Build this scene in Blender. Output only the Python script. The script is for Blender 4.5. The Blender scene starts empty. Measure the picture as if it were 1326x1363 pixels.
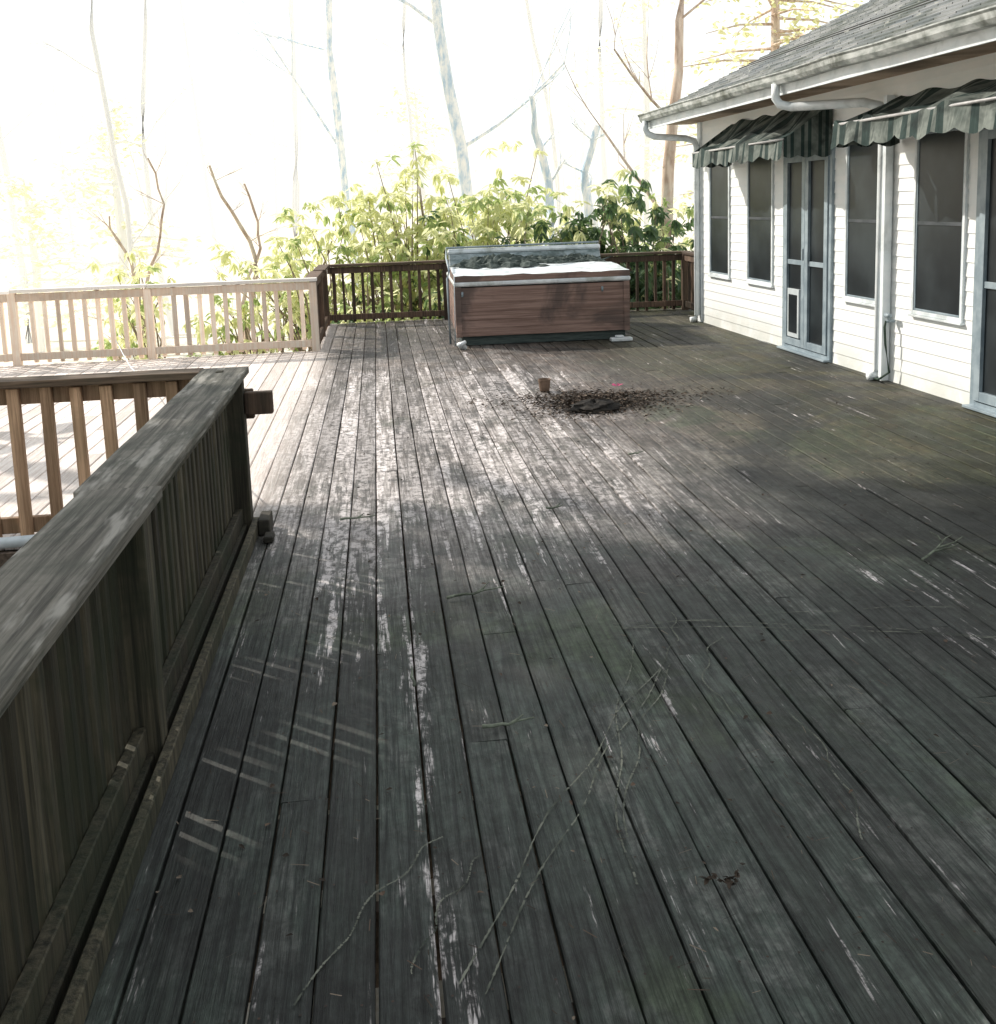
import bpy, math, random
from mathutils import Vector, Matrix
random.seed(7)
R=random.random
def U(a,b): return a+(b-a)*R()
sc=bpy.context.scene
COL=sc.collection

# ---------------------------------------------------------------- helpers
class MB:
    def __init__(s): s.v=[];s.f=[];s.m=[];s.a=[]
    def face(s,pts,mi=0,val=0.5):
        b=len(s.v); s.v.extend([tuple(p) for p in pts]); s.f.append(tuple(range(b,b+len(pts)))); s.m.append(mi); s.a.append(val)
    def box(s,x0,x1,y0,y1,z0,z1,mi=0,val=None,M=None):
        if val is None: val=R()
        b=len(s.v)
        P=[(x0,y0,z0),(x1,y0,z0),(x1,y1,z0),(x0,y1,z0),(x0,y0,z1),(x1,y0,z1),(x1,y1,z1),(x0,y1,z1)]
        if M is not None: P=[tuple(M@Vector(p)) for p in P]
        s.v.extend(P)
        for q in ((0,3,2,1),(4,5,6,7),(0,1,5,4),(1,2,6,5),(2,3,7,6),(3,0,4,7)):
            s.f.append(tuple(b+i for i in q)); s.m.append(mi); s.a.append(val)
    def tube(s,pts,rads,n=6,mi=0,val=0.5,cap=True):
        rings=[]
        for i,p in enumerate(pts):
            p=Vector(p)
            d=(Vector(pts[min(i+1,len(pts)-1)])-Vector(pts[max(i-1,0)])).normalized()
            u=d.cross(Vector((0,0,1)))
            if u.length<0.05: u=d.cross(Vector((1,0,0)))
            u.normalize(); w=d.cross(u)
            b=len(s.v); r=rads[i] if isinstance(rads,(list,tuple)) else rads
            for k in range(n):
                t=2*math.pi*k/n
                s.v.append(tuple(p+u*math.cos(t)*r+w*math.sin(t)*r))
            rings.append(b)
        for a,b in zip(rings[:-1],rings[1:]):
            for k in range(n):
                s.f.append((a+k,a+(k+1)%n,b+(k+1)%n,b+k)); s.m.append(mi); s.a.append(val)
        if cap:
            s.f.append(tuple(rings[0]+k for k in range(n))[::-1]); s.m.append(mi); s.a.append(val)
            s.f.append(tuple(rings[-1]+k for k in range(n))); s.m.append(mi); s.a.append(val)
    def make(s,name,mats,parent=None,keep=True,smooth=False,bevel=0):
        me=bpy.data.meshes.new(name)
        off=Vector((0,0,0))
        if not keep:
            xs=[p[0] for p in s.v];ys=[p[1] for p in s.v];zs=[p[2] for p in s.v]
            off=Vector(((min(xs)+max(xs))/2,(min(ys)+max(ys))/2,min(zs)))
            s.v=[(p[0]-off.x,p[1]-off.y,p[2]-off.z) for p in s.v]
        me.from_pydata(s.v,[],s.f)
        for m in mats: me.materials.append(m)
        me.polygons.foreach_set('material_index',s.m)
        at=me.attributes.new('brd','FLOAT','FACE'); at.data.foreach_set('value',s.a)
        if smooth: me.polygons.foreach_set('use_smooth',[True]*len(s.f))
        me.update()
        o=bpy.data.objects.new(name,me); COL.objects.link(o); o.location=off
        if parent: o.parent=parent
        if bevel:
            md=o.modifiers.new('bev','BEVEL'); md.width=bevel; md.segments=1; md.limit_method='ANGLE'
        return o
def empty(name,loc=(0,0,0),rz=0):
    e=bpy.data.objects.new(name,None); COL.objects.link(e); e.location=loc; e.rotation_euler=(0,0,rz); e.empty_display_size=.3
    return e

class NT:
    def __init__(s,name):
        s.mat=bpy.data.materials.new(name); s.mat.use_nodes=True; s.t=s.mat.node_tree; s.n=s.t.nodes; s.l=s.t.links
        s.b=s.n['Principled BSDF']; s.tc=s.n.new('ShaderNodeTexCoord'); s.obj=s.tc.outputs['Object']
    def set(s,inp,val):
        if isinstance(val,bpy.types.NodeSocket): s.l.new(val,inp)
        else: inp.default_value=val
    def attr(s,name='brd'):
        a=s.n.new('ShaderNodeAttribute'); a.attribute_name=name; return a.outputs['Fac']
    def math(s,op,a,b=0.0,clamp=False):
        m=s.n.new('ShaderNodeMath'); m.operation=op; m.use_clamp=clamp; s.set(m.inputs[0],a); s.set(m.inputs[1],b); return m.outputs[0]
    def vmul(s,v,scale,off=None):
        m=s.n.new('ShaderNodeMapping'); s.l.new(v,m.inputs[0]); m.inputs['Scale'].default_value=scale
        if off is not None: s.l.new(off,m.inputs['Location'])
        return m.outputs[0]
    def noise(s,v,scale=1,detail=4,rough=.55,dist=0):
        n=s.n.new('ShaderNodeTexNoise'); s.l.new(v,n.inputs['Vector']); n.inputs['Scale'].default_value=scale
        n.inputs['Detail'].default_value=detail; n.inputs['Roughness'].default_value=rough; n.inputs['Distortion'].default_value=dist
        return n.outputs[0]
    def rng(s,v,a,b,c=0.0,d=1.0,smooth=True):
        m=s.n.new('ShaderNodeMapRange'); m.interpolation_type='SMOOTHSTEP' if smooth else 'LINEAR'
        s.set(m.inputs[0],v); m.inputs[1].default_value=a;m.inputs[2].default_value=b;m.inputs[3].default_value=c;m.inputs[4].default_value=d
        return m.outputs[0]
    def mix(s,f,a,b,mode='MIX'):
        m=s.n.new('ShaderNodeMix'); m.data_type='RGBA'; m.blend_type=mode
        s.set(m.inputs[0],f)
        for i,c in ((6,a),(7,b)):
            if isinstance(c,bpy.types.NodeSocket): s.l.new(c,m.inputs[i])
            else: m.inputs[i].default_value=(*c,1)
        return m.outputs[2]
    def gray(s,v):
        c=s.n.new('ShaderNodeCombineColor')
        for i in range(3): s.set(c.inputs[i],v)
        return c.outputs[0]
    def sep(s,v):
        c=s.n.new('ShaderNodeSeparateXYZ'); s.l.new(v,c.inputs[0]); return c.outputs
    def comb(s,x,y,z):
        c=s.n.new('ShaderNodeCombineXYZ'); s.set(c.inputs[0],x);s.set(c.inputs[1],y);s.set(c.inputs[2],z); return c.outputs[0]
    def bump(s,h,strength=.3,dist=.01):
        b=s.n.new('ShaderNodeBump'); b.inputs['Strength'].default_value=strength; b.inputs['Distance'].default_value=dist
        s.l.new(h,b.inputs['Height']); s.l.new(b.outputs[0],s.b.inputs['Normal'])
    def out(s,col,rough=.7,spec=.4):
        s.set(s.b.inputs['Base Color'],col if isinstance(col,bpy.types.NodeSocket) else (*col,1)); s.set(s.b.inputs['Roughness'],rough)
        s.b.inputs['Specular IOR Level'].default_value=spec
        return s.mat

def simple(name,c1,c2,scale=4,vs=(1,1,1),rough=.7,spec=.3,bump=0,bd=.01,dirt=None,dirtscale=1.5,lo=.3,hi=.7,metal=0):
    m=NT(name); a=m.attr(); off=m.comb(m.math('MULTIPLY',a,13),m.math('MULTIPLY',a,7),0.0)
    n=m.noise(m.vmul(m.obj,vs,off),scale,3,.6)
    c=m.mix(m.rng(n,lo,hi),c1,c2)
    if dirt:
        d=m.noise(m.obj,dirtscale,4,.65,.5); c=m.mix(m.rng(d,.45,.68,0,.85),c,dirt)
    if bump: m.bump(n,bump,bd)
    m.b.inputs['Metallic'].default_value=metal
    return m.out(c,rough,spec)

def wood(name,dark,light,moss,axis=1,mossamt=.6,tint=None):
    m=NT(name); a=m.attr(); k=m.math('MULTIPLY',a,23)
    sc_=[42,42,42]; sc_[axis]=1.3
    g=m.noise(m.vmul(m.obj,sc_,m.comb(k,k,k)),1,5,.7,.3)
    c=m.mix(m.rng(g,.32,.68),dark,light)
    br=m.math('ADD',m.math('MULTIPLY',a,.8),.6)
    c=m.mix(1.0,c,m.gray(br),'MULTIPLY')
    d=m.noise(m.obj,2.3,4,.7,.6)
    c=m.mix(m.rng(d,.42,.62,0,mossamt),c,moss)
    if tint:
        s2=[9,9,9]; s2[axis]=1.5
        w=m.noise(m.vmul(m.obj,s2),1,4,.7,.2); c=m.mix(m.rng(w,.52,.64,0,.75),c,tint)
    m.bump(g,.9,.006)
    return m.out(c,.75,.3)

# ---------------------------------------------------------------- world / sun : thin bright haze over a clear sky
SAZ=math.radians(50); SEL=math.radians(36)
w=bpy.data.worlds.new('World'); sc.world=w; w.use_nodes=True
nt=w.node_tree; sky=nt.nodes.new('ShaderNodeTexSky'); sky.sky_type='NISHITA'; sky.sun_disc=False
sky.sun_elevation=SEL; sky.sun_rotation=-SAZ; sky.air_density=1.0; sky.dust_density=2.0; sky.ozone_density=.8
hz=nt.nodes.new('ShaderNodeMix'); hz.data_type='RGBA'; hz.inputs[0].default_value=.62; hz.inputs[7].default_value=(10.4,10.4,10.0,1)
nt.links.new(sky.outputs[0],hz.inputs[6]); nt.links.new(hz.outputs[2],nt.nodes['Background'].inputs[0]); nt.nodes['Background'].inputs[1].default_value=.15
S=Vector((-math.sin(SAZ)*math.cos(SEL),math.cos(SAZ)*math.cos(SEL),math.sin(SEL)))
ld=bpy.data.lights.new('sun','SUN'); ld.energy=5; ld.angle=math.radians(.6); ld.color=(1,.92,.82)
lo=bpy.data.objects.new('sun',ld); COL.objects.link(lo); lo.rotation_euler=S.to_track_quat('Z','Y').to_euler(); lo.location=S*40
sc.view_settings.view_transform='Standard'; sc.view_settings.look='None'; sc.view_settings.exposure=0

# ---------------------------------------------------------------- camera
Yw=Vector((-163,204,-1380)).normalized(); dn=Vector((310,-9088,-1380)).normalized(); Zw=-dn
Zw=(Zw-Yw*Zw.dot(Yw)).normalized(); Xw=Yw.cross(Zw)
M=Matrix((Xw,Yw,Zw))
cd=bpy.data.cameras.new('camera'); cam=bpy.data.objects.new('camera',cd); COL.objects.link(cam)
cam.matrix_world=Matrix.Translation((0,0,1.7))@M.to_4x4()
cd.sensor_fit='HORIZONTAL'; cd.sensor_width=36; cd.lens=1380/1326*36; cd.shift_y=-202.5/1326; cd.clip_end=3000; cd.clip_start=.05
sc.camera=cam

# ---------------------------------------------------------------- deck material
def deck_mat():
    m=NT('weathered_deck_wood'); a=m.attr(); x,y,z=m.sep(m.obj)
    k=m.math('MULTIPLY',a,31)
    g=m.noise(m.vmul(m.obj,(60,2.2,1),m.comb(k,k,0.0)),1,6,.78,.4)
    st=m.noise(m.vmul(m.obj,(16,1.0,1),m.comb(m.math('MULTIPLY',a,6),m.math('MULTIPLY',a,9),0.0)),1,5,.78,.35)
    big=m.noise(m.obj,.6,4,.62,.8)
    big2=m.noise(m.vmul(m.obj,(1,1,1),m.comb(9.3,4.1,0.0)),.95,5,.7,.6)
    med=m.noise(m.vmul(m.obj,(1,.65,1),m.comb(2.3,7.1,0.0)),3.2,5,.78,.4)
    fine=m.noise(m.vmul(m.obj,(1,.8,1)),17,4,.8,.3)
    G=m.rng(g,.36,.64)
    c=m.mix(G,(.007,.0115,.010),(.045,.060,.051))
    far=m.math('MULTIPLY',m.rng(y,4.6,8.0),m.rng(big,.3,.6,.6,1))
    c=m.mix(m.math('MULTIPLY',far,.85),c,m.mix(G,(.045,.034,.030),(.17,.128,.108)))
    c=m.mix(m.rng(med,.49,.62,0,.6),c,m.mix(G,(.03,.035,.033),(.145,.15,.142)))
    al=m.math('MULTIPLY',m.rng(x,1.7,3.7),m.rng(big2,.3,.55,.5,1))  # algae towards the house, with shade on these boards darkened into the colour
    c=m.mix(m.math('MULTIPLY',al,.9),c,m.mix(G,(.011,.016,.005),(.043,.046,.016)))
    c=m.mix(m.math('MULTIPLY',m.rng(med,.5,.62,0,.5),al),c,(.085,.07,.04))
    c=m.mix(m.math('MULTIPLY',m.rng(big2,.51,.63,0,.7),m.rng(y,8,11,1,.4)),c,m.mix(G,(.010,.018,.007),(.036,.054,.026)))
    c=m.mix(m.rng(big,.48,.58,0,.8),c,m.mix(G,(.005,.006,.006),(.022,.026,.025)))
    # worn walking path: bare wood, with mid-deck sun and glare painted in
    reg=m.math('MULTIPLY',m.rng(y,3.8,6.0),m.rng(y,8.5,12.5,1,.25))
    reg=m.math('MULTIPLY',reg,m.rng(x,1.0,2.4,1,.0))
    reg2=m.math('MULTIPLY',reg,m.rng(med,.40,.55,.2,1))
    c=m.mix(m.math('MULTIPLY',reg2,.8),c,m.mix(G,(.15,.135,.13),(.48,.45,.44)))
    tr=m.math('MULTIPLY',m.math('MULTIPLY',m.rng(x,-.02,.05),m.rng(x,.10,.17,1,0)),m.rng(y,4.4,5.2,1,0))
    tr2=m.math('MULTIPLY',m.math('MULTIPLY',m.rng(x,-.42,-.3),m.rng(x,-.10,.02,1,0)),m.math('MULTIPLY',m.rng(y,3.2,3.9),m.rng(y,5.0,5.8,1,0)))
    spot=m.rng(m.noise(m.vmul(m.obj,(1,.5,1),m.comb(5.3,1.1,0.0)),1.1,3,.6),.53,.65,0,.065)
    th=m.math('ADD',m.math('ADD',st,m.math('MULTIPLY',reg,.155)),spot)
    th=m.math('ADD',th,m.math('MULTIPLY',m.math('ADD',tr,tr2),.12))
    fl=m.math('MULTIPLY',m.rng(th,.635,.71),m.rng(fine,.40,.55,.1,1))
    c=m.mix(m.math('MULTIPLY',fl,.85),c,(.52,.49,.49))
    c=m.mix(1.0,c,m.gray(m.rng(fine,.25,.75,.5,1.5)),'MULTIPLY')
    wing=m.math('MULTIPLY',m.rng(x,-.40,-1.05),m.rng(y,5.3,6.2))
    c=m.mix(m.math('MULTIPLY',wing,.95),c,m.mix(G,(.62,.54,.49),(.82,.77,.73)))  # overexposed sun on the side deck painted in as near-white boards
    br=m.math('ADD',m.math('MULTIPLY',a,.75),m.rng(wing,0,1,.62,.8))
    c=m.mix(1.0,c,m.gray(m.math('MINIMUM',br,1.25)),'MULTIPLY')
    m.bump(g,1.0,.007)
    return m.out(c,m.rng(med,.3,.7,.48,.76),.4)
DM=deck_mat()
nailm=simple('rusty_nail',(.01,.008,.007),(.05,.03,.02),40,rough=.6)
darkwood=simple('dark_framing_wood',(.06,.045,.035),(.13,.10,.08),5,(8,1,8))  # dark brown wood for joists and steps

mb=MB(); P=.14; x=-5.4; joist=.406
while x<4.9:
    w_=P-.006-U(0,.003)
    wing=x<-.86
    y0,y1=(5.55,12.6) if wing else (-3.0,15.5)
    yy=y0
    while yy<y1-.05:
        L=random.choice([12,12,14,15])*joist*U(.999,1.001)
        if yy==y0: L*=U(.35,1.3)
        ye=min(yy+L,y1)
        if y1-ye<1.6: ye=y1
        v=R(); dz=U(-.002,.002); tl=U(-.002,.002)
        n=max(1,int((ye-yy-.004)/.7))
        ys=[yy+.001+(ye-yy-.002)*q/n for q in range(n+1)]
        wob=[U(-.0018,.0018) for _ in ys]
        zt=[.0+dz+U(-.0012,.0012) for _ in ys]
        bb=len(mb.v)
        for q,yq in enumerate(ys):
            xa=x+wob[q]; xb=x+w_+wob[q]; zz=zt[q]
            mb.v+= [(xa,yq,zz-.032),(xa,yq,zz-.004-tl),(xa+.004,yq,zz-tl),(xb-.004,yq,zz+tl),(xb,yq,zz-.004+tl),(xb,yq,zz-.032)]
        for q in range(n):
            A=bb+6*q;B=A+6
            for e in range(5):
                mb.f.append((A+e,B+e,B+e+1,A+e+1)); mb.m.append(0); mb.a.append(v)
        mb.f.append(tuple(bb+e for e in range(6))); mb.m.append(0); mb.a.append(v)
        mb.f.append(tuple(bb+6*n+e for e in range(6))[::-1]); mb.m.append(0); mb.a.append(v)
        yy=ye
    jy=0.4
    while jy<11 and not wing:
        for xo in (.025,w_-.025):
            cx=x+xo+U(-.006,.006); cy=jy+U(-.01,.01); r=.0035
            mb.face([(cx+r*math.cos(t*1.047),cy+r*math.sin(t*1.047),.0045) for t in range(6)],1,R())
        jy+=joist
    x+=P
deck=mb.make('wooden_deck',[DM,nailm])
fr=MB()
y=-2.9
while y<15.5:
    x0=-5.4 if 5.5<y<12.6 else -.83
    fr.box(x0,4.85,y,y+.04,-.25,-.04); y+=joist
fr.box(-.86,-.835,-3,5.5,-.28,-.036); fr.box(-.86,4.88,15.5,15.54,-.28,-.036); fr.box(-5.45,-.86,5.5,5.54,-.28,-.036)
for px_,py_ in [(-.7,0),(-.7,5.4),(-.7,12.5),(-.7,15.3),(2,15.3),(4.5,15.3),(-5.3,5.6),(-5.3,12.5),(-3,12.5),(-3,5.6),(-.7,9),(2,9),(2,4)]:
    fr.box(px_-.07,px_+.07,py_-.07,py_+.07,-2.2,-.25)
fr.make('framing',[darkwood],parent=deck)
vm=simple('dry_scrape',(.035,.045,.036),(.19,.20,.165),9,rough=.9)
sm=MB()
def ribbon(pts,w):
    for (a,b) in zip(pts[:-1],pts[1:]):
        d=Vector((b[0]-a[0],b[1]-a[1],0)).normalized(); ww=w*U(.3,1.3); n=Vector((-d.y,d.x,0))*ww
        if R()<.12: continue
        sm.face([(a[0]-n.x,a[1]-n.y,.0075),(b[0]-n.x,b[1]-n.y,.0075),(b[0]+n.x,b[1]+n.y,.0075),(a[0]+n.x,a[1]+n.y,.0075)],0,.5)
def curve(a,c,b,n=160,j=.0012):
    ph=U(0,6)
    return [((1-t)**2*a[0]+2*t*(1-t)*c[0]+t*t*b[0]+U(-j,j)*.6+.012*math.sin(t*14+ph),(1-t)**2*a[1]+2*t*(1-t)*c[1]+t*t*b[1]+U(-j,j)+.01*math.sin(t*19+ph)) for t in [q/n for q in range(n+1)]]
for a,c,b in [((.1,2.05),(.45,2.8),(.95,3.5)),((.14,2.0),(.5,2.75),(.97,3.5)),((.95,3.5),(1.1,3.7),(1.12,3.95)),((.55,2.3),(.6,2.9),(.9,3.7)),((.58,2.5),(.7,3.0),(1.0,3.5)),((.7,3.9),(1.8,3.7),(2.6,3.35)),((.7,3.93),(1.8,3.8),(2.6,3.3)),((-.25,2.05),(-.1,2.4),(.1,2.6)),((.9,3.85),(1.6,3.9),(2.3,3.8)),((1.1,3.1),(1.0,3.4),(1.25,3.7)),((1.2,2.4),(1.3,2.7),(1.28,3.1)),((.0,2.1),(.05,2.3),(.2,2.5))]:
    ribbon(curve(a,c,b),.0026)
sm.make('scratches',[vm],parent=deck)

# ---------------------------------------------------------------- railings
capm=wood('weathered_cap_wood',(.03,.029,.024),(.16,.152,.13),(.03,.04,.028),1,.5,(.33,.32,.29))
capx=wood('weathered_cap_wood_cross',(.07,.05,.035),(.24,.17,.12),(.06,.06,.04),0,.4)
balm=wood('weathered_baluster_wood',(.018,.018,.013),(.085,.076,.052),(.022,.030,.017),2,.65)
balx=wood('backlit_orange_baluster_wood',(.24,.15,.09),(.52,.35,.23),(.2,.16,.09),2,.3)  # orange backlight painted into the baluster colour
palew=wood('glare_pale_wood',(.84,.66,.52),(.93,.86,.76),(.86,.68,.54),2,.4)  # backlit glare on the far-left rail painted in as pale wood
palec=wood('glare_pale_cap',(.86,.82,.78),(.93,.91,.88),(.88,.82,.74),0,.4)  # same glare painted into the cap colour
brw=wood('brown_rail_wood',(.045,.03,.023),(.15,.10,.07),(.04,.04,.025),2,.4)
def rail(name,p0,p1,posts,inner,base=False,cap=.19,bal=.105,mc=capm,mbal=balm,bw=.042,pin=.045,over=.06):
    mb=MB(); d=Vector((p1[0]-p0[0],p1[1]-p0[1],0)); L=d.length; d.normalize(); n=Vector((-d.y,d.x,0))*inner
    T=Matrix(((d.x,n.x,0,p0[0]),(d.y,n.y,0,p0[1]),(0,0,1,0),(0,0,0,1)))
    ps=[q*L for q in posts]
    for q in ps: mb.box(q-.045,q+.045,-.04,pin,-.25,.835,1,M=T@Matrix.Rotation(U(-.008,.008),4,'Y'))
    segs=sorted(set([-over]+[q for q in ps[1:-1]]+[L+over]))
    for si,(a,b) in enumerate(zip(segs[:-1],segs[1:])):
        o=U(-.006,.006)+(.016 if si%2 else -.010); h=U(0,.005)+(.008 if si%2 else 0); n_=8
        c0=-cap*.55+o; c1=cap*.45+o
        pts=[]
        for q in range(n_+1):
            xx=a+.004+(b-a-.008)*q/n_; pts.append((xx,.842+h+U(-.002,.002),U(-.003,.003)))
        v=R()
        for (xa,za,ka),(xb,zb,kb) in zip(pts[:-1],pts[1:]):
            V=[(xa,c0+ka,za),(xb,c0+kb,zb),(xb,c1+kb,zb),(xa,c1+ka,za),(xa,c0+ka,za+.038),(xb,c0+kb,zb+.038),(xb,c1+kb,zb+.038),(xa,c1+ka,za+.038)]
            bb=len(mb.v); mb.v+=[tuple(T@Vector(q)) for q in V]
            for qd in ((0,3,2,1),(4,5,6,7),(0,1,5,4),(2,3,7,6)): mb.f.append(tuple(bb+e for e in qd)); mb.m.append(0); mb.a.append(v)
            if (xa,za,ka)==pts[0]: mb.f.append((bb+3,bb+0,bb+4,bb+7)); mb.m.append(0); mb.a.append(v)
            if (xb,zb,kb)==pts[-1]: mb.f.append((bb+1,bb+2,bb+6,bb+5)); mb.m.append(0); mb.a.append(v)
    for a,b in zip(ps[:-1],ps[1:]):
        mb.box(a+.047,b-.047,-.01,.028,.745,.838,1,M=T)
        mb.box(a+.047,b-.047,-.01,.028,.055,.14,1,M=T)
        q=a+.047+bal*.6
        while q<b-.06:
            mb.box(q-bw/2+U(-.005,.005),q+bw/2+U(-.005,.005),-.049,-.012,.02,.832,1,M=T@Matrix.Rotation(U(-.009,.009),4,'Y')); q+=bal
    if base:
        mb.box(.0,L-.0,.073,.108,.004,.075,1,M=T); mb.box(.1,L+.12,-.01,.045,.006,.052,1,M=T)
    return mb.make(name,[mc,mbal],bevel=.004,keep=False)
rail('deck_railing',(-.81,-1.6),(-.81,5.5),[0,.338,.669,1],-1,base=True,cap=.24,bal=.098,bw=.05,pin=.07)
rail('deck_railing',(-.97,5.56),(-4.9,5.56),[0,.5,1],-1,mc=capx,mbal=balx,cap=.16,bal=.16,bw=.06,over=.02)
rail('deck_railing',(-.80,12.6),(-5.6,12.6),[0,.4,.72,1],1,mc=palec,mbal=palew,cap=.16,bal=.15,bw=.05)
rail('deck_railing',(-.8,12.72),(-.8,15.35),[0,.5,1],-1,cap=.16,bal=.14,mc=brw,mbal=brw,over=0)
rail('deck_railing',(-.8,15.45),(4.6,15.3),[0,.33,.66,1],-1,mc=capx,mbal=brw,cap=.16,bal=.14)
rail('deck_railing',(4.58,15.2),(4.55,13.9),[0,1],-1,cap=.15,bal=.14,mc=brw,mbal=brw,over=0)
mb=MB()
mb.box(-.735,-.59,5.46,5.51,.64,.76,0); mb.box(-.86,-.70,5.56,5.60,.60,.76,0)
mb.make('rail_end_bracket',[brw],bevel=.006,keep=False)
blk=simple('dark_wood_block_wood',(.015,.015,.012),(.05,.045,.035),9,rough=.8)
mb=MB(); mb.box(-.70,-.64,5.38,5.56,.006,.09,0); mb.box(-.66,-.61,5.24,5.34,.006,.04,0)
mb.make('wood_block',[blk],bevel=.006,keep=False)
pm=simple('galvanised_pipe',(.5,.58,.62),(.72,.78,.82),8,rough=.4,metal=.2)
mb=MB(); mb.tube([(-4.2,5.0,.13),(-1.42,5.05,.17)],.028,12)
for xx in (-1.6,-2.6,-3.6): mb.tube([(xx,5.04,-1.2),(xx,5.04,.14)],.018,8)
mb.make('pipe_handrail',[pm],smooth=True,keep=False)
mb=MB()
for k in range(6): mb.box(-2.0-.28*k-.3,-2.0-.28*k,4.1,5.3,-.2-.18*k-.04,-.2-.18*k)
mb.box(-2.0,-.87,4.0,5.45,-.12,-.08); mb.box(-2.0,-.87,4.0,4.04,-.3,-.12)
mb.make('wooden_steps',[darkwood],bevel=.004,keep=False)
mb=MB(); mb.tube([(-1.15,5.62,.80)]+[(-1.15-1.95*t,5.62+6.9*t,.80-.55*t-.15*math.sin(t*3.14)) for t in (.2,.4,.6,.8)]+[(-3.1,12.5,.25)],.006,5); mb.make('hanging_cord',[pm],keep=False)

# ---------------------------------------------------------------- house
HR=math.atan(.033); house=empty('white_siding_house',(4.34,13.7,0),HR)
white=NT('painted_white_siding')
n=white.noise(white.obj,1.6,5,.65,.4); zz=white.sep(white.obj)[2]
n2=white.noise(white.vmul(white.obj,(3,3,14)),1,4,.6)
c=white.mix(white.rng(n2,.3,.7),(.80,.84,.84),(.87,.88,.87))
d=white.math('MULTIPLY',white.rng(zz,.40,.0),white.rng(n,.35,.6,.1,1))
c=white.mix(white.math('MULTIPLY',d,.4),c,(.34,.37,.29)); WM=white.out(c,.5,.4)
trim=simple('white_trim',(.70,.77,.80),(.82,.86,.88),5,rough=.45,dirt=(.48,.53,.54),dirtscale=2.5)
bluet=simple('aluminium_frame',(.20,.26,.30),(.32,.39,.43),6,rough=.4,spec=.5)
gut=simple('stained_gutter',(.26,.29,.28),(.60,.63,.62),5,(1,1,3),rough=.5,dirt=(.09,.10,.08),dirtscale=3)
soff=simple('soffit_boards',(.34,.25,.18),(.48,.37,.28),4,rough=.7,dirt=(.16,.12,.09))
m=NT('window_screen'); c=m.mix(m.rng(m.noise(m.obj,1.4,4),.35,.7),(.006,.010,.013),(.03,.04,.045)); SG=m.out(c,.38,.35)
OP=[(-1.1,-.43,.72,2.12,'w'),(-2.42,-1.72,.72,2.12,'w'),(-3.86,-2.78,.02,2.12,'d'),(-4.78,-4.17,.72,2.12,'w'),(-6.07,-5.38,.70,2.13,'w'),(-8.0,-6.28,.02,2.15,'d'),(-9.6,-8.9,.7,2.13,'w'),(-12.5,-11.4,.7,2.13,'w')]
HL=-18.5; WT=2.66
mb=MB(); cz=0.0; ch=.112
while cz<WT:
    z1=min(cz+ch,WT); mid=(cz+z1)/2
    cuts=sorted([(a,b) for a,b,za,zb,_ in OP if za-.0<mid<zb+.0])
    cur=HL; segs=[]
    for a,b in cuts: segs.append((cur,a)); cur=b
    segs.append((cur,0))
    for a,b in segs:
        mb.face([(-.010,b,cz),(-.010,a,cz),(-.002,a,z1),(-.002,b,z1)],0); mb.face([(-.010,a,cz),(-.010,b,cz),(0,b,cz),(0,a,cz)],0)
    for yw,fl in ((0,1),(HL,-1)):
        mb.face([(0,yw+.016*fl,cz),(7.4,yw+.016*fl,cz),(7.4,yw+.002*fl,z1),(0,yw+.002*fl,z1)],0)
    cz+=ch
for yw in (0.0,HL): mb.face([(0,yw,WT),(7.4,yw,WT),(3.7,yw,WT+1.72)],0)
mb.face([(7.4,0,-.3),(7.4,HL,-.3),(7.4,HL,WT),(7.4,0,WT)],0)
mb.box(-.03,.09,-.10,.03,-.05,WT,1)
mb.box(-.02,0.05,HL,0,-.25,-.003,1)
mb.make('walls',[WM,trim],parent=house)
mb=MB(); mb.box(.18,.2,HL+.1,-.12,0,WT,0); mb.make('interior_dark',[simple('dark_interior',(.01,.01,.012),(.03,.03,.03),3)],parent=house)
dsash=simple('dark_sash',(.04,.05,.055),(.08,.09,.10),4)
petm=simple('pet_door_plastic',(.42,.48,.50),(.55,.6,.62),5,rough=.5)
def window(k,a,b,z0,z1,kind):
    mb=MB()
    def fr_(a,b,z0,z1,w,xa,xb,mi):
        mb.box(xa,xb,a,a+w,z0,z1,mi); mb.box(xa,xb,b-w,b,z0,z1,mi); mb.box(xa,xb,a+w,b-w,z1-w,z1,mi); mb.box(xa,xb,a+w,b-w,z0,z0+w,mi)
    if kind=='w':
        fr_(a-.025,b+.025,z0-.055,z1+.055,.032,-.028,.08,0)
        fr_(a+.009,b-.009,z0-.021,z1+.021,.016,-.020,.05,1)
        mb.box(-.012,-.008,a+.026,b-.026,z0-.004,z1+.004,2)
        zm=(z0+z1)/2-.02; mb.box(-.018,-.013,a+.026,b-.026,zm,zm+.03,3)
        mb.box(-.045,0,a-.04,b+.04,z0-.075,z0-.057,0)
    else:
        fr_(a-.03,b+.03,z0-.02,z1+.03,.06,-.036,.08,1)
        mid=(a+b)/2
        for aa,bb in ((a+.032,mid-.002),(mid+.002,b-.032)):
            fr_(aa,bb,z0+.05,z1-.035,.075,-.05,0,1)
            mb.box(-.022,-.018,aa+.075,bb-.075,z0+.125,z1-.11,2)
            mb.box(-.04,-.023,aa+.075,bb-.075,z0+.92,z0+.97,1)
        mb.box(-.052,-.024,mid+.12,mid+.40,z0+.14,z0+.66,4); mb.box(-.058,-.053,mid+.16,mid+.36,z0+.19,z0+.60,2)
        mb.tube([(-.09,mid-.05,z0+.98),(-.09,mid-.05,z0+1.1)],.012,8,1)
        mb.box(-.10,0,a-.03,b+.03,0.008,.028,1)
    mb.make('window' if kind=='w' else 'glass_door',[trim,bluet,SG,dsash,petm],parent=house,bevel=.002)
for k,(a,b,z0,z1,kd) in enumerate(OP): window(k,a,b,z0,z1,kd)
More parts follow.
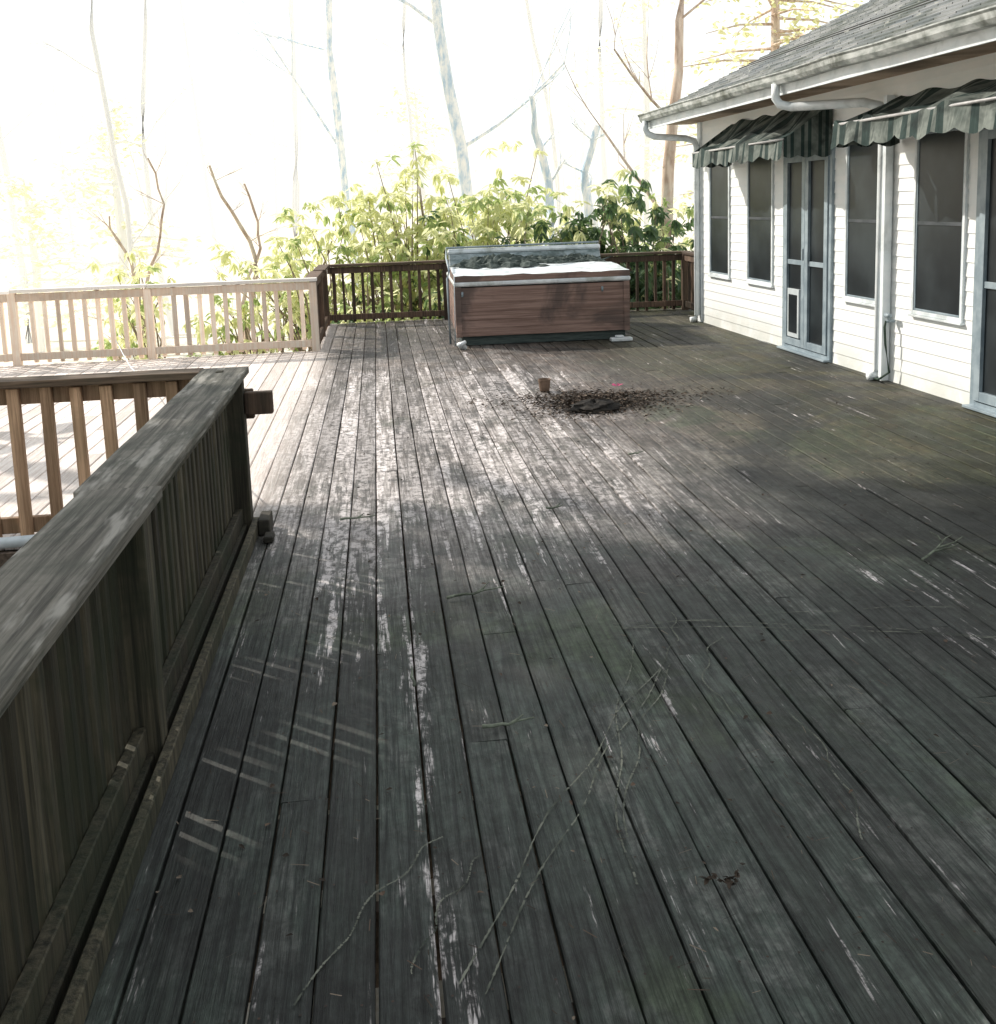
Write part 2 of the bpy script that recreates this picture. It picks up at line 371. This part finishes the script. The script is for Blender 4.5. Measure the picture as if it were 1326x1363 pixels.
rm=NT('asphalt_shingles'); xx,yy,zz=rm.sep(rm.obj)
br=rm.n.new('ShaderNodeTexBrick'); rm.l.new(rm.comb(yy,rm.math('MULTIPLY',xx,1.1),0.0),br.inputs[0])
br.inputs['Scale'].default_value=1; br.inputs['Brick Width'].default_value=.3; br.inputs['Row Height'].default_value=.15; br.inputs['Mortar Size'].default_value=.008
br.inputs['Color1'].default_value=(.11,.13,.14,1); br.inputs['Color2'].default_value=(.30,.31,.31,1); br.inputs['Mortar'].default_value=(.02,.02,.02,1)
c=rm.mix(rm.rng(rm.noise(rm.obj,1.2,5,.65),.42,.66,0,.8),br.outputs[0],(.05,.065,.05))
c=rm.mix(rm.rng(rm.noise(rm.vmul(rm.obj,(1,1,1),rm.comb(4.,2.,1.)),5,5,.7),.58,.70,0,.6),c,(.46,.47,.43))
RM=rm.out(c,.8,.3)
mb=MB(); sl=.467; ex=-.62; E0=2.775; ye=.34
n=30; dx=(3.7-ex)/n
for q in range(n):
    xa=ex+dx*q; xb=xa+dx; za=E0+sl*(xa-ex)+.014; zb=E0+sl*(xb-ex)
    mb.face([(xa,ye,za),(xa,HL-.4,za),(xb,HL-.4,zb),(xb,ye,zb)][::-1],0)
    mb.face([(xa,ye,za-.014),(xa,HL-.4,za-.014),(xa,HL-.4,za),(xa,ye,za)][::-1],0)
zr=E0+sl*(3.7-ex)
mb.face([(3.7,ye,zr),(3.7,HL-.4,zr),(8.02,HL-.4,E0),(8.02,ye,E0)][::-1],0)
mb.face([(ex,ye,E0-.03),(3.7,ye,zr-.03),(3.7,HL-.4,zr-.03),(ex,HL-.4,E0-.03)],1)
for yy in (ye-.005,HL-.4):
    mb.face([(ex,yy,E0-.13),(3.7,yy,zr-.13),(3.7,yy,zr-.002),(ex,yy,E0-.002)],1)
    mb.face([(8.02,yy,E0-.13),(3.7,yy,zr-.13),(3.7,yy,zr-.002),(8.02,yy,E0-.002)],1)
mb.box(3.58,3.82,HL-.4,ye,zr-.02,zr+.05,0)
mb.make('roof',[RM,trim],parent=house)
mb=MB()
mb.box(-.60,0.0,HL-.3,ye-.01,WT-.0,WT+.015,2)
mb.box(-.625,-.60,HL-.3,ye-.006,WT-.05,E0-.02,1)
prof=[(-.627,2.70),(-.70,2.70),(-.725,2.735),(-.735,2.775),(-.75,2.79),(-.75,2.80),(-.742,2.80),(-.728,2.775),(-.715,2.735),(-.695,2.71),(-.627,2.71)]
ys=[ye+.02-(ye+.02-HL+.3)*q/24 for q in range(25)]; dz=[U(-.008,.008) for _ in ys]
for (ya,da),(yb,db) in zip(zip(ys[:-1],dz[:-1]),zip(ys[1:],dz[1:])):
    for (xa,za),(xb,zb) in zip(prof[:-1],prof[1:]): mb.face([(xa,ya,za+da),(xb,ya,zb+da),(xb,yb,zb+db),(xa,yb,za+db)],0)
mb.face([(xa,ye+.02,za) for xa,za in prof],0)
mb.make('eaves_and_gutter',[gut,trim,soff],parent=house)
def spout(pts,name):
    mb=MB(); mb.tube(pts,.042,8); return mb.make(name,[trim],parent=house,smooth=True)
spout([(-.69,.2,2.71),(-.69,.2,2.60),(-.66,.18,2.54),(-.58,.14,2.50),(-.2,0.0,2.46),(-.09,-.04,2.42),(-.065,-.05,2.34),(-.065,-.05,.1),(-.09,-.05,.04),(-.16,-.05,.03)],'downspout')
spout([(-.69,-4.05,2.71),(-.69,-4.05,2.58),(-.66,-4.08,2.52),(-.58,-4.15,2.49),(-.2,-4.8,2.46),(-.09,-4.88,2.42),(-.065,-4.9,2.34),(-.065,-4.9,.1),(-.09,-4.9,.04),(-.16,-4.9,.03)],'downspout')
mb=MB(); mb.box(-.09,-.018,-5.0,-4.95,0.006,2.5,0); mb.make('corner_batten',[trim],parent=house)
hm=simple('green_hose',(.02,.04,.03),(.04,.07,.05),10,rough=.5)
mb=MB(); mb.tube([(-.03,-5.08,.55),(-.10,-5.08,.55),(-.11,-5.08,.50),(-.11,-5.1,.35),(-.08,-5.12,.1),(-.14,-5.05,.03),(-.12,-4.95,.02)],.011,8,1)
mb.tube([(-.02,-5.08,.55),(-.1,-5.08,.55)],.014,8,0); mb.tube([(-.08,-5.12,.60),(-.08,-5.04,.60)],.02,8,0); mb.tube([(-.08,-5.08,.55),(-.08,-5.08,.60)],.007,6,0)
mb.make('hose_tap',[bluet,hm],parent=house,smooth=True)

# ---------------------------------------------------------------- awnings
def canvas(name,c1,c2,d): return simple(name,c1,c2,6,rough=.85,spec=.2,dirt=d,dirtscale=3.2,bump=.3)
aw=[canvas('awning_green',(.018,.034,.032),(.04,.065,.06),(.01,.014,.014)),canvas('awning_grey',(.085,.105,.095),(.21,.235,.215),(.022,.03,.028)),simple('awning_frame',(.3,.3,.3),(.5,.5,.5),5,rough=.4)]
def awning(ya,yb,proj,zw,zf,val):
    root=empty('window_awning',(4.34,13.7,0),HR)
    mb=MB(); n=int((yb-ya)/.04); N=7
    def stripe(t):
        k=(t/.04)%9; return 0 if k<2.5 or 4<=k<5 else 1
    def P_(y,j):
        u=j/N; sag=-.07*math.sin(math.pi*u)*(.6+.5*math.sin(y*3.1)); return (-.02-(proj-.02)*u+.02*math.sin(y*5),y,zw+(zf-zw)*u+sag+.018*math.sin(y*11+j)+.016*math.sin(y*23)*u)
    for q in range(n):
        y0=ya+.04*q;y1=y0+.04; mi=stripe(y0-ya)
        for j in range(N): mb.face([P_(y0,j),P_(y0,j+1),P_(y1,j+1),P_(y1,j)],mi)
        def vz(y): return zf-val-.035*abs(math.sin((y-ya)*math.pi/.28))+.015*math.sin(y*9)
        a=P_(y0,N);b=P_(y1,N)
        mb.face([a,(a[0]-.02-.014*math.sin(y0*17),y0,vz(y0)),(b[0]-.02-.014*math.sin(y1*17),y1,vz(y1)),b],mi)
    for yy in (ya,yb):
        for j in range(N*2):
            u0=j/(N*2);u1=(j+1)/(N*2); mi=0 if j%5 in(1,3) else 1
            X=lambda u:-.02-(proj-.02)*u; Z=lambda u:zw+(zf-zw)*u
            mb.face([(X(u0),yy,Z(u0)-.01),(X(u1),yy,Z(u1)-.01),(X(u1),yy,zf-val-.03*abs(math.sin(u1*9))),(X(u0),yy,zf-val-.03*abs(math.sin(u0*9)))],mi)
    mb.make('canvas',aw,parent=root)
    f=MB()
    f.tube([(-proj,ya,zf-.01),(-proj,yb,zf-.01)],.012,8)
    for yy in (ya+.02,yb-.02,(ya+yb)/2): f.tube([(-.02,yy,zf-.05),(-proj,yy,zf-.015)],.01,6)
    f.make('frame',[aw[2]],parent=root,smooth=True)
awning(-3.85,-1.2,.52,2.56,2.22,.16)
awning(-8.6,-5.1,.62,2.48,2.26,.17)

# ---------------------------------------------------------------- hot tub
tub=empty('hot_tub',(1.97,13.32,0),math.radians(-1.5))
cab=NT('tub_cabinet_wood')
g=cab.noise(cab.vmul(cab.obj,(1.5,1.5,40)),1,5,.65,.3)
c=cab.mix(cab.rng(g,.3,.7),(.17,.105,.085),(.33,.225,.19))
c=cab.mix(cab.rng(cab.noise(cab.obj,1.5,4,.6,.6),.48,.64,0,.8),c,(.085,.066,.06))
CM=cab.out(c,.65,.3)
shell=simple('acrylic_shell',(.62,.68,.72),(.78,.82,.84),3,rough=.3,spec=.5,dirt=(.35,.38,.36),dirtscale=3)
plin=simple('dark_plinth',(.03,.045,.045),(.08,.105,.10),5,(1,1,10),rough=.7)
coverm=simple('faded_vinyl_cover',(.60,.68,.73),(.80,.85,.88),3,rough=.45,spec=.5,dirt=(.34,.38,.37),dirtscale=3.6)
dcov=simple('mildewed_vinyl',(.12,.17,.18),(.38,.45,.48),5,(1,1,3),rough=.6,dirt=(.05,.075,.065),dirtscale=3)
tarpm=simple('dark_net',(.03,.045,.04),(.12,.145,.135),14,rough=.9)
mb=MB(); W=1.04; D=1.02
mb.box(-W+.05,W-.03,-D+.05,D-.05,.006,.115,2)
for q in range(6):
    z0=.118+.098*q; z1=z0+.0965
    mb.box(-W+.01,W-.01,-D,-D+.03,z0,z1,0); mb.box(-W+.01,W-.01,D-.03,D,z0,z1,0)
    mb.box(-W,-W+.03,-D+.032,D-.032,z0,z1,0); mb.box(W-.03,W,-D+.032,D-.032,z0,z1,0)
mb.box(-W+.04,W-.04,-D+.04,D-.04,.116,.70,2)
for sx in(-1,1):
    for sy in(-1,1): mb.box(sx*W-.035,sx*W+.035,sy*D-.035,sy*D+.035,.112,.715,0,M=Matrix.Translation((-.02*sx,-.02*sy,0)))
mb.make('cabinet',[CM,shell,plin],parent=tub,bevel=.002)
mb=MB()
def ring(a,b,z0,z1,w):
    mb.box(-a,a,-b,-b+w,z0,z1,0);mb.box(-a,a,b-w,b,z0,z1,0);mb.box(-a,-a+w,-b+w,b-w,z0,z1,0);mb.box(a-w,a,-b+w,b-w,z0,z1,0)
ring(W+.03,D+.03,.72,.775,.2); mb.box(-W+.1,W-.1,-D+.1,D-.1,.45,.5,0)
mb.make('shell_rim',[shell],parent=tub,bevel=.015)
mb=MB()
nx,ny=18,10
def cz_(u,v): return .845+.045*v-.03*math.sin(u*math.pi)*math.sin(v*math.pi)+.005*math.sin(u*21+v*9)+.004*math.sin(u*37)
g=[[(-W-.02+(2*W+.04)*u/nx,-D-.02+1.12*v/ny,cz_(u/nx,v/ny)) for v in range(ny+1)] for u in range(nx+1)]
for u in range(nx):
    for v in range(ny): mb.face([g[u][v],g[u+1][v],g[u+1][v+1],g[u][v+1]],0)
for u in range(nx):
    a,b=g[u][0],g[u+1][0]; mb.face([(a[0],a[1],.776),(b[0],b[1],.776),b,a],1)
    a,b=g[u][ny],g[u+1][ny]; mb.face([(a[0],a[1],.776),a,b,(b[0],b[1],.776)],1)
for v in range(ny):
    for row in (g[0],g[nx]): a,b=row[v],row[v+1]; mb.face([(a[0],a[1],.776),a,b,(b[0],b[1],.776)],1)
mb.make('cover_front',[coverm,CM],parent=tub)
mb=MB()
T=Matrix.Translation((0,.66,.79))@Matrix.Rotation(math.radians(56),4,'X')
mb.box(-W,W,0,.27,-.05,.03,1,M=T); mb.box(-W-.01,W+.01,.273,.345,-.055,.045,0,M=T)
mb.box(-W-.01,W+.01,.55,1.0,.80,.86,0)
mb.make('cover_folded',[coverm,dcov],parent=tub,bevel=.015)
mb=MB()
for (cx,cy,sx,sy,h) in [(-.42,.24,.58,.36,.14),(.1,.36,.5,.28,.10),(.62,.40,.38,.22,.10)]:
    nn=20; G=[[None]*(nn+1) for _ in range(nn+1)]
    for a in range(nn+1):
        for b in range(nn+1):
            u=a/nn*2-1;v=b/nn*2-1; f=(max(0,1-u*u)*max(0,1-v*v))**.7
            G[a][b]=(cx+u*sx*(1+.12*math.sin(b)),cy+v*sy*(1+.14*math.sin(a*1.7)),.875+h*f*U(.4,1.3))
    for a in range(nn):
        for b in range(nn): mb.face([G[a][b],G[a+1][b],G[a+1][b+1],G[a][b+1]],0)
mb.make('crumpled_net',[tarpm],parent=tub)
mb=MB(); mb.tube([(-W-.08,-D+.3,0.0),(-W-.09,-D+.3,.8),(-W-.06,-D+.32,.9),(-W-.05,.4,1.0),(-W-.03,.8,1.11),(W,.85,1.12)],.013,8)
mb.tube([(-W-.02,-D-.05,.85),(-W-.03,-D-.05,.3),(-W-.04,-D-.1,.02)],.006,5)
for sx in (-.97,.72):
    mb.tube([(sx,-D-.028,.66),(sx,-D-.028,.60)],.014,6)
for q in range(5):
    x0=U(-.9,.2); pts=[(x0+t*.12,.1+.3*math.sin(t*.7+q)*.5+U(-.03,.03),.90+U(0,.06)) for t in range(8)]; mb.tube(pts,.008,5,1)
mb.make('cover_lifter',[bluet,tarpm],parent=tub,smooth=True)
mb=MB(); mb.box(2.72,2.98,12.05,12.16,.007,.05,0); mb.box(2.78,2.88,12.06,12.15,.052,.075,0)
mb.make('plastic_tray',[shell],bevel=.008,keep=False)
mb=MB(); mb.tube([(.95,12.1,.012),(.9,12.05,.06),(.97,12.02,.1)],[.05,.04,.02],7); mb.make('crumpled_bag',[shell],keep=False,smooth=True)

# ---------------------------------------------------------------- leaf litter, sticks, bits
lfm=[simple('dry_leaf_brown',(.04,.028,.02),(.115,.08,.058),8,rough=.8),simple('dry_leaf_dark',(.014,.012,.009),(.05,.036,.026),8,rough=.8),simple('dry_leaf_pale',(.13,.105,.08),(.22,.18,.14),8,rough=.8)]
def leaf(mb,c,L,W_,yaw,pitch,roll,mi,fold=.25):
    Mx=Matrix.Rotation(yaw,3,'Z')@Matrix.Rotation(pitch,3,'Y')@Matrix.Rotation(roll,3,'X')
    c=Vector(c); p=[Mx@Vector(q) for q in ((0,0,0),(L*.35,W_,fold*W_),(L*.7,W_*.8,fold*W_*.6-.1*L),(L,0,-.18*L),(L*.7,-W_*.8,fold*W_*.6-.1*L),(L*.35,-W_,fold*W_))]
    v=R(); mb.face([c+p[0],c+p[1],c+p[2],c+p[3]],mi,v); mb.face([c+p[0],c+p[3],c+p[4],c+p[5]],mi,v)
mb=MB()
for q in range(5200):
    t=U(0,2*math.pi); r=abs(random.gauss(0,.5)); r=min(r,1.25)
    wv=1+.18*math.sin(3*t+1)+.12*math.sin(5*t)
    xx=1.76+.80*r*math.cos(t)*wv; yy=8.45+.60*r*math.sin(t)*wv
    h=.05*max(0,1-r)*(R()**.7)
    leaf(mb,(xx,yy,.012+h),U(.025,.045),U(.004,.010),U(0,6.3),U(-.4,.2),U(-.6,.6),random.choice([0,1,1,1,0,2] if R()<.4 else [0,1,1]))
mb.make('leaf_pile',lfm,keep=False)
mb=MB(); lum=simple('dark_soggy_leaves',(.008,.008,.008),(.03,.026,.022),20,rough=.8,bump=.8)
nn=18
for a in range(nn):
    for b in range(8):
        def pt(a,b):
            t=a/nn*2*math.pi; ph=b/8*math.pi/2; k=1+.18*math.sin(a*2.1)+.12*math.sin(a*5+b*2)
            return (1.68+.21*math.cos(t)*math.cos(ph)*k,8.12+.12*math.sin(t)*math.cos(ph)*k,.01+.075*math.sin(ph)*(1+.2*math.sin(a*1.3)))
        mb.face([pt(a,b),pt((a+1)%nn,b),pt((a+1)%nn,b+1),pt(a,b+1)],0)
mb.make('soggy_leaf_clump',[lum],keep=False,smooth=True)
mb=MB()
n=14; rp=[(0.045,.007),(.055,.10),(.058,.10),(.058,.115),(.05,.115),(.045,.03),(0.001,.03)]
for (r0,z0),(r1,z1) in zip(rp[:-1],rp[1:]):
    for k in range(n):
        a=2*math.pi*k/n;b=2*math.pi*(k+1)/n
        mb.face([(1.43+r0*math.cos(a),9.1+r0*math.sin(a),z0),(1.43+r0*math.cos(b),9.1+r0*math.sin(b),z0),(1.43+r1*math.cos(b),9.1+r1*math.sin(b),z1),(1.43+r1*math.cos(a),9.1+r1*math.sin(a),z1)],0)
mb.make('small_clay_pot',[simple('clay',(.12,.08,.055),(.22,.15,.11),10)],keep=False,smooth=True)
mb=MB()
for q in range(5): leaf(mb,(2.05+U(-.03,.03),8.9+U(-.03,.03),.05),.04,.015,U(0,6),-.6,U(-.5,.5),0)
mb.make('pink_flower',[simple('pink_petal',(.4,.05,.15),(.5,.1,.2),5)],keep=False)
mb=MB()
for q in range(1600):
    xx=U(-.65,4.4); yy=U(1,14)
    if R()<.5: xx=1.7+random.gauss(0,1.1); yy=8.6+random.gauss(0,1.2)
    if xx<-.7 or xx>4.3: continue
    leaf(mb,(xx,yy,.009),U(.01,.03),U(.003,.009),U(0,6.3),U(-.25,.05),U(-.3,.3),random.choice([0,1,1,1,2]))
for q in range(1800):
    xx=U(-.65,4.4); yy=U(1,9); t=U(0,3.14); L=U(.01,.05)
    mb.face([(xx,yy,.008),(xx+L*math.cos(t),yy+L*math.sin(t),.009),(xx+L*math.cos(t)+.002,yy+L*math.sin(t)+.002,.009),(xx+.002,yy+.002,.008)],random.choice([1,2,0]),R())
mb.make('scattered_leaves',lfm)
stm=simple('lichen_twig',(.06,.07,.055),(.19,.22,.17),25,rough=.85)
def stick(cx,cy,yaw,L,br):
    mb=MB(); pts=[]
    for k in range(7):
        t=k/6-.5; pts.append((cx+L*t*math.cos(yaw)+U(-.01,.01),cy+L*t*math.sin(yaw)+U(-.01,.01),.014+.02*max(0,t)+U(0,.006)))
    mb.tube(pts,[.007-.0008*k for k in range(7)],6)
    for (k,da,l) in br:
        p=pts[k]; a=yaw+da; mb.tube([p,(p[0]+l*.5*math.cos(a),p[1]+l*.5*math.sin(a),p[2]+.01),(p[0]+l*math.cos(a+.2),p[1]+l*math.sin(a+.2),p[2]+.015)],[.005,.004,.002],5)
    return mb.make('fallen_twig',[stm],keep=False,smooth=True)
stick(2.56,4.45,.75,.40,[(2,-.7,.15),(4,.6,.12),(3,-.5,.2)])
stick(.34,4.31,.2,.26,[(3,.5,.12),(1,-.6,.06)])
stick(-.18,5.55,.05,.2,[(3,.5,.05)])
stick(.05,3.55,1.5,.12,[])
stick(.9,5.5,-.1,.1,[(3,.7,.05)])
stick(1.65,6.6,.4,.12,[])
stick(.35,3.15,.02,.16,[(3,.3,.06)])
mb=MB()
for q in range(26): leaf(mb,(.78+U(-.045,.045),2.28+U(-.018,.018),.012+U(0,.012)),U(.012,.026),.006,U(0,6.3),U(-.5,.1),U(-.8,.8),1)
mb.make('leaf_clump',lfm,keep=False)

# ---------------------------------------------------------------- ground
gm=NT('pale_leaf_litter_ground')
n1=gm.noise(gm.obj,.35,4,.65,.3); n2=gm.noise(gm.obj,9,4,.7)
c=gm.mix(gm.rng(n2,.35,.65),(.60,.54,.44),(.78,.75,.68)); c=gm.mix(gm.rng(n1,.5,.66,0,.4),c,(.58,.60,.36))
GM=gm.out(c,.9,.2)
mb=MB(); co=[-900,-500,-300,-180,-120,-80]+[q*4 for q in range(-15,16)]+[80,120,180,300,500,900]
def gz(x,y):
    r=math.hypot(x,y-6); k=min(1,max(0,(r-12)/30)); return -1.5-.6*min(1,max(0,(-x-4)/10))+k*(.5*math.sin(x*.13+1)+.4*math.sin(y*.17)+.2*math.sin(x*.4+y*.3))
for a in range(len(co)-1):
    for b in range(len(co)-1):
        q=[(co[a],co[b]),(co[a+1],co[b]),(co[a+1],co[b+1]),(co[a],co[b+1])]
        mb.face([(x,y,gz(x,y)) for x,y in q])
mb.make('ground',[GM],smooth=False)

# ---------------------------------------------------------------- vegetation
def bark(name,a,b,d=None,ds=1.5): return simple(name,a,b,3,(3,3,.8),rough=.9,spec=.1,dirt=d,dirtscale=ds)
bk_pale=bark('haze_pale_bark',(.86,.87,.87),(.93,.92,.90)); bk_brown=bark('grey_brown_bark',(.36,.26,.20),(.66,.54,.44),(.6,.56,.48)); bk_mid=bark('haze_blue_bark',(.42,.56,.68),(.90,.89,.85),(.91,.90,.86),2.5)  # veiling glare and haze painted in as pale and bluish bark
def grow(mb,p,d,L,r,depth,mi,tw=.6):
    n=4 if depth>2 else 3; pts=[p]; rr=[r]; q=Vector(p); dd=Vector(d)
    for k in range(n):
        dd=(dd+Vector((U(-1,1),U(-1,1),U(-.5,.7)))*.16).normalized(); q=q+dd*L/n; pts.append(tuple(q)); rr.append(r*(1-.45*(k+1)/n))
    mb.tube(pts,rr,5 if depth>1 else 3,mi,R(),cap=False)
    if depth<=0: return
    for k in range(3):
        t=U(.4,1) if k else 1; idx=min(n,max(1,int(t*n))); b=Vector(pts[idx])
        nd=(dd+Vector((U(-1,1),U(-1,1),U(-.3,.6)))*tw*1.15).normalized()
        grow(mb,tuple(b),nd,L*U(.5,.75),rr[idx]*U(.5,.72),depth-1,mi,tw)
def baretree(px,Y,r,h,mat,lean=(0,0),bd=2,lo_=3):
    X=Y*(px-500)/1380; z=gz(X,Y)-.1
    mb=MB(); pts=[];rr=[]; n=14
    ph=U(0,6)
    for k in range(n+1):
        t=k/n; pts.append((X+lean[0]*t*h+.22*math.sin(t*7+ph)+U(-.05,.05),Y+lean[1]*t*h+.18*math.cos(t*4+ph),z+h*t)); rr.append(r*(1.25 if k==0 else 1)*(1-.65*t)*U(.88,1.1))
    mb.tube(pts,rr,8,0,R(),cap=False)
    for k in range(lo_,n+1,2):
        for j in range(1+(k>=n-1)):
            a=U(0,6.3); up=U(.3,1.3)
            grow(mb,pts[k],Vector((math.cos(a),math.sin(a),up)).normalized(),h*U(.1,.2)*(1.2-.5*k/n),rr[k]*U(.2,.38),bd,0)
    return mb.make('bare_tree',[mat],keep=False,smooth=True)
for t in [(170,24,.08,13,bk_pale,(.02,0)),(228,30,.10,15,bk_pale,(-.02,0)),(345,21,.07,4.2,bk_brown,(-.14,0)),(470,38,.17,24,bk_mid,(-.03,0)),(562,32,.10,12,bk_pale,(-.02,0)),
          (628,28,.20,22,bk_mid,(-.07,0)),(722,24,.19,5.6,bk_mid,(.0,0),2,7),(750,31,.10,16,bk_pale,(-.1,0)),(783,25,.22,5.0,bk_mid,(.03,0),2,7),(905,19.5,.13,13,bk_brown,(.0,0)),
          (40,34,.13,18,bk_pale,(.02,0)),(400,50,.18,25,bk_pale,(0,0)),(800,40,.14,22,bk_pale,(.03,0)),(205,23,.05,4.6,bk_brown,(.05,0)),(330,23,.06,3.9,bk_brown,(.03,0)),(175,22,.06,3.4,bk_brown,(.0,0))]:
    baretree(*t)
mb=MB()
for q in range(20):
    Y=U(60,110); X=Y*(U(-350,1100)-500)/1380; h=U(12,24); r=U(.1,.2); z=gz(X,Y)-.2; l=U(-.08,.08)
    mb.tube([(X,Y,z),(X+l*h*.5,Y,z+h*.5),(X+l*h,Y,z+h)],[r,r*.7,r*.3],5,0,R(),cap=False)
    for k in range(9):
        t=U(.3,1); a=U(0,6.3); L=h*U(.1,.25)*(1.2-t); p=(X+l*h*t,Y,z+h*t); e=(p[0]+L*math.cos(a),p[1]+L*math.sin(a),p[2]+L*U(.3,1))
        mb.tube([p,e],[r*.3,r*.08],3,0,R(),cap=False)
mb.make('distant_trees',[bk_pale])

def leafmat(name,c1,c2,tr,trc,rough=.45):
    m=NT(name); a=m.attr(); c=m.mix(a,c1,c2); m.out(c,rough,.4)
    if tr:
        t=m.n.new('ShaderNodeBsdfTranslucent'); t.inputs[0].default_value=(*trc,1); mx=m.n.new('ShaderNodeMixShader'); mx.inputs[0].default_value=tr
        o=m.n['Material Output']; m.l.new(m.b.outputs[0],mx.inputs[1]); m.l.new(t.outputs[0],mx.inputs[2]); m.l.new(mx.outputs[0],o.inputs[0])
    return m.mat
rh=[leafmat('rhododendron_leaf',(.025,.06,.035),(.10,.16,.08),.3,(.22,.36,.14)),leafmat('rhododendron_leaf_sunlit',(.46,.52,.26),(.72,.73,.44),.55,(.92,.93,.58)),leafmat('rhododendron_leaf_bright',(.18,.27,.10),(.38,.44,.2),.45,(.58,.70,.30))]  # sunlit and bright leaf copies have sunlight put into their colour
twg=simple('shrub_stem',(.16,.12,.09),(.34,.28,.22),8,rough=.9)
def shrub(X,Y,w,h,nw,lit,z=-1.6):
    mb=MB(); SH=[(U(-.8,.8)*w,U(-.6,.6)*w,U(.35,1.0)) for _ in range(9)]
    for q in range(nw):
        sx,sy,sh=SH[q%9]
        rr_=random.gauss(0,.34); r2=random.gauss(0,.34)
        tip=Vector((X+sx+rr_*w*.8,Y+sy+r2*w*.6,z+.3+(h-.3)*sh*(1-.6*R()**1.2)-abs(rr_)*.5))
        if tip.z<z+.2: tip.z=z+U(.3,1.2)
        if q%5==0:
            b=Vector((X+sx*.4,Y+sy*.4,z)); mid=b.lerp(tip,.55)+Vector((U(-.25,.25),U(-.25,.25),U(0,.3)))
            mb.tube([b,mid,tip],[.026,.016,.006],4,3,R(),cap=False)
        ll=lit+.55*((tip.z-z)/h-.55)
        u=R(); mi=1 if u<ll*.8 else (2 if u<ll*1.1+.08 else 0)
        ph=U(0,6.3); tilt=U(.1,1.1); L=U(.16,.26)
        for k in range(7):
            leaf(mb,tip+Vector((U(-.04,.04),U(-.04,.04),U(-.04,.04))),L*U(.7,1.1),L*U(.14,.19),ph+k*.9+U(-.3,.3),tilt+U(-.5,.5),U(-.6,.6),mi)
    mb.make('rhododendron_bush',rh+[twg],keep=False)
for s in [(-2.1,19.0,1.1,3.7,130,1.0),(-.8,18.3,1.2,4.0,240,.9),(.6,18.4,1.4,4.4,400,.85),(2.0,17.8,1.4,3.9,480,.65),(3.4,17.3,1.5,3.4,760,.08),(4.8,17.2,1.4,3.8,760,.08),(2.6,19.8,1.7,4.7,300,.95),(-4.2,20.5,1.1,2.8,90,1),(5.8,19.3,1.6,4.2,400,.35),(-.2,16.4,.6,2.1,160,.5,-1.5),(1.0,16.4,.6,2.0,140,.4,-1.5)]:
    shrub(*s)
ev=[leafmat('evergreen_foliage',(.03,.06,.025),(.07,.11,.04),0,None,.6),bk_brown,leafmat('sunlit_foliage',(.5,.52,.25),(.65,.65,.35),.5,(.85,.85,.5),.6),leafmat('haze_pale_foliage',(.8,.8,.56),(.88,.86,.68),.5,(.92,.92,.72),.7),bk_pale]  # sunlight and washed-out haze painted into the sunlit and pale foliage colours
def evergreen(X,Y,h,w,nl,mi=0,name='offframe_shade_evergreen',z0=.2,ls=(.35,.7),bk=1,wd=(.07,.14)):
    z=gz(X,Y)-.1; mb=MB(); mb.tube([(X,Y,z),(X+.1,Y,z+h*.5),(X,Y,z+h)],[.22 if bk==1 else .12,.12,.03],8,bk,.5,cap=False)
    nbr=int(nl/30)
    for q in range(nbr):
        t=z0+(1-z0)*(q+R())/nbr; a=U(0,6.3); L=w*(1-t)**.6*U(.6,1.1)+.3; p=Vector((X,Y,z+h*t)); e=p+Vector((L*math.cos(a),L*math.sin(a),-.12*L+U(-.1,.3)))
        mb.tube([p,p.lerp(e,.5)+Vector((0,0,.1)),e],[.04,.025,.008],4,bk,.5,cap=False)
        for k in range(30):
            u=U(.2,1.05); c=p.lerp(e,u)+Vector((random.gauss(0,.25),random.gauss(0,.25),random.gauss(0,.15)))
            leaf(mb,c,U(*ls),U(*wd),U(0,6.3),U(-.6,.6),U(-1,1),mi)
    mb.make(name,ev,keep=False)
evergreen(-8.4,8.6,18,3.5,4200); evergreen(-6.0,4.6,13,2.7,2800); evergreen(-9.4,13.0,21,3.8,3400,z0=.58); evergreen(-4.8,1.2,10,2.4,2000)  # unseen trees outside the frame, added and shaped to shade the near deck
evergreen(-8.6,6.0,17,3.2,3000)
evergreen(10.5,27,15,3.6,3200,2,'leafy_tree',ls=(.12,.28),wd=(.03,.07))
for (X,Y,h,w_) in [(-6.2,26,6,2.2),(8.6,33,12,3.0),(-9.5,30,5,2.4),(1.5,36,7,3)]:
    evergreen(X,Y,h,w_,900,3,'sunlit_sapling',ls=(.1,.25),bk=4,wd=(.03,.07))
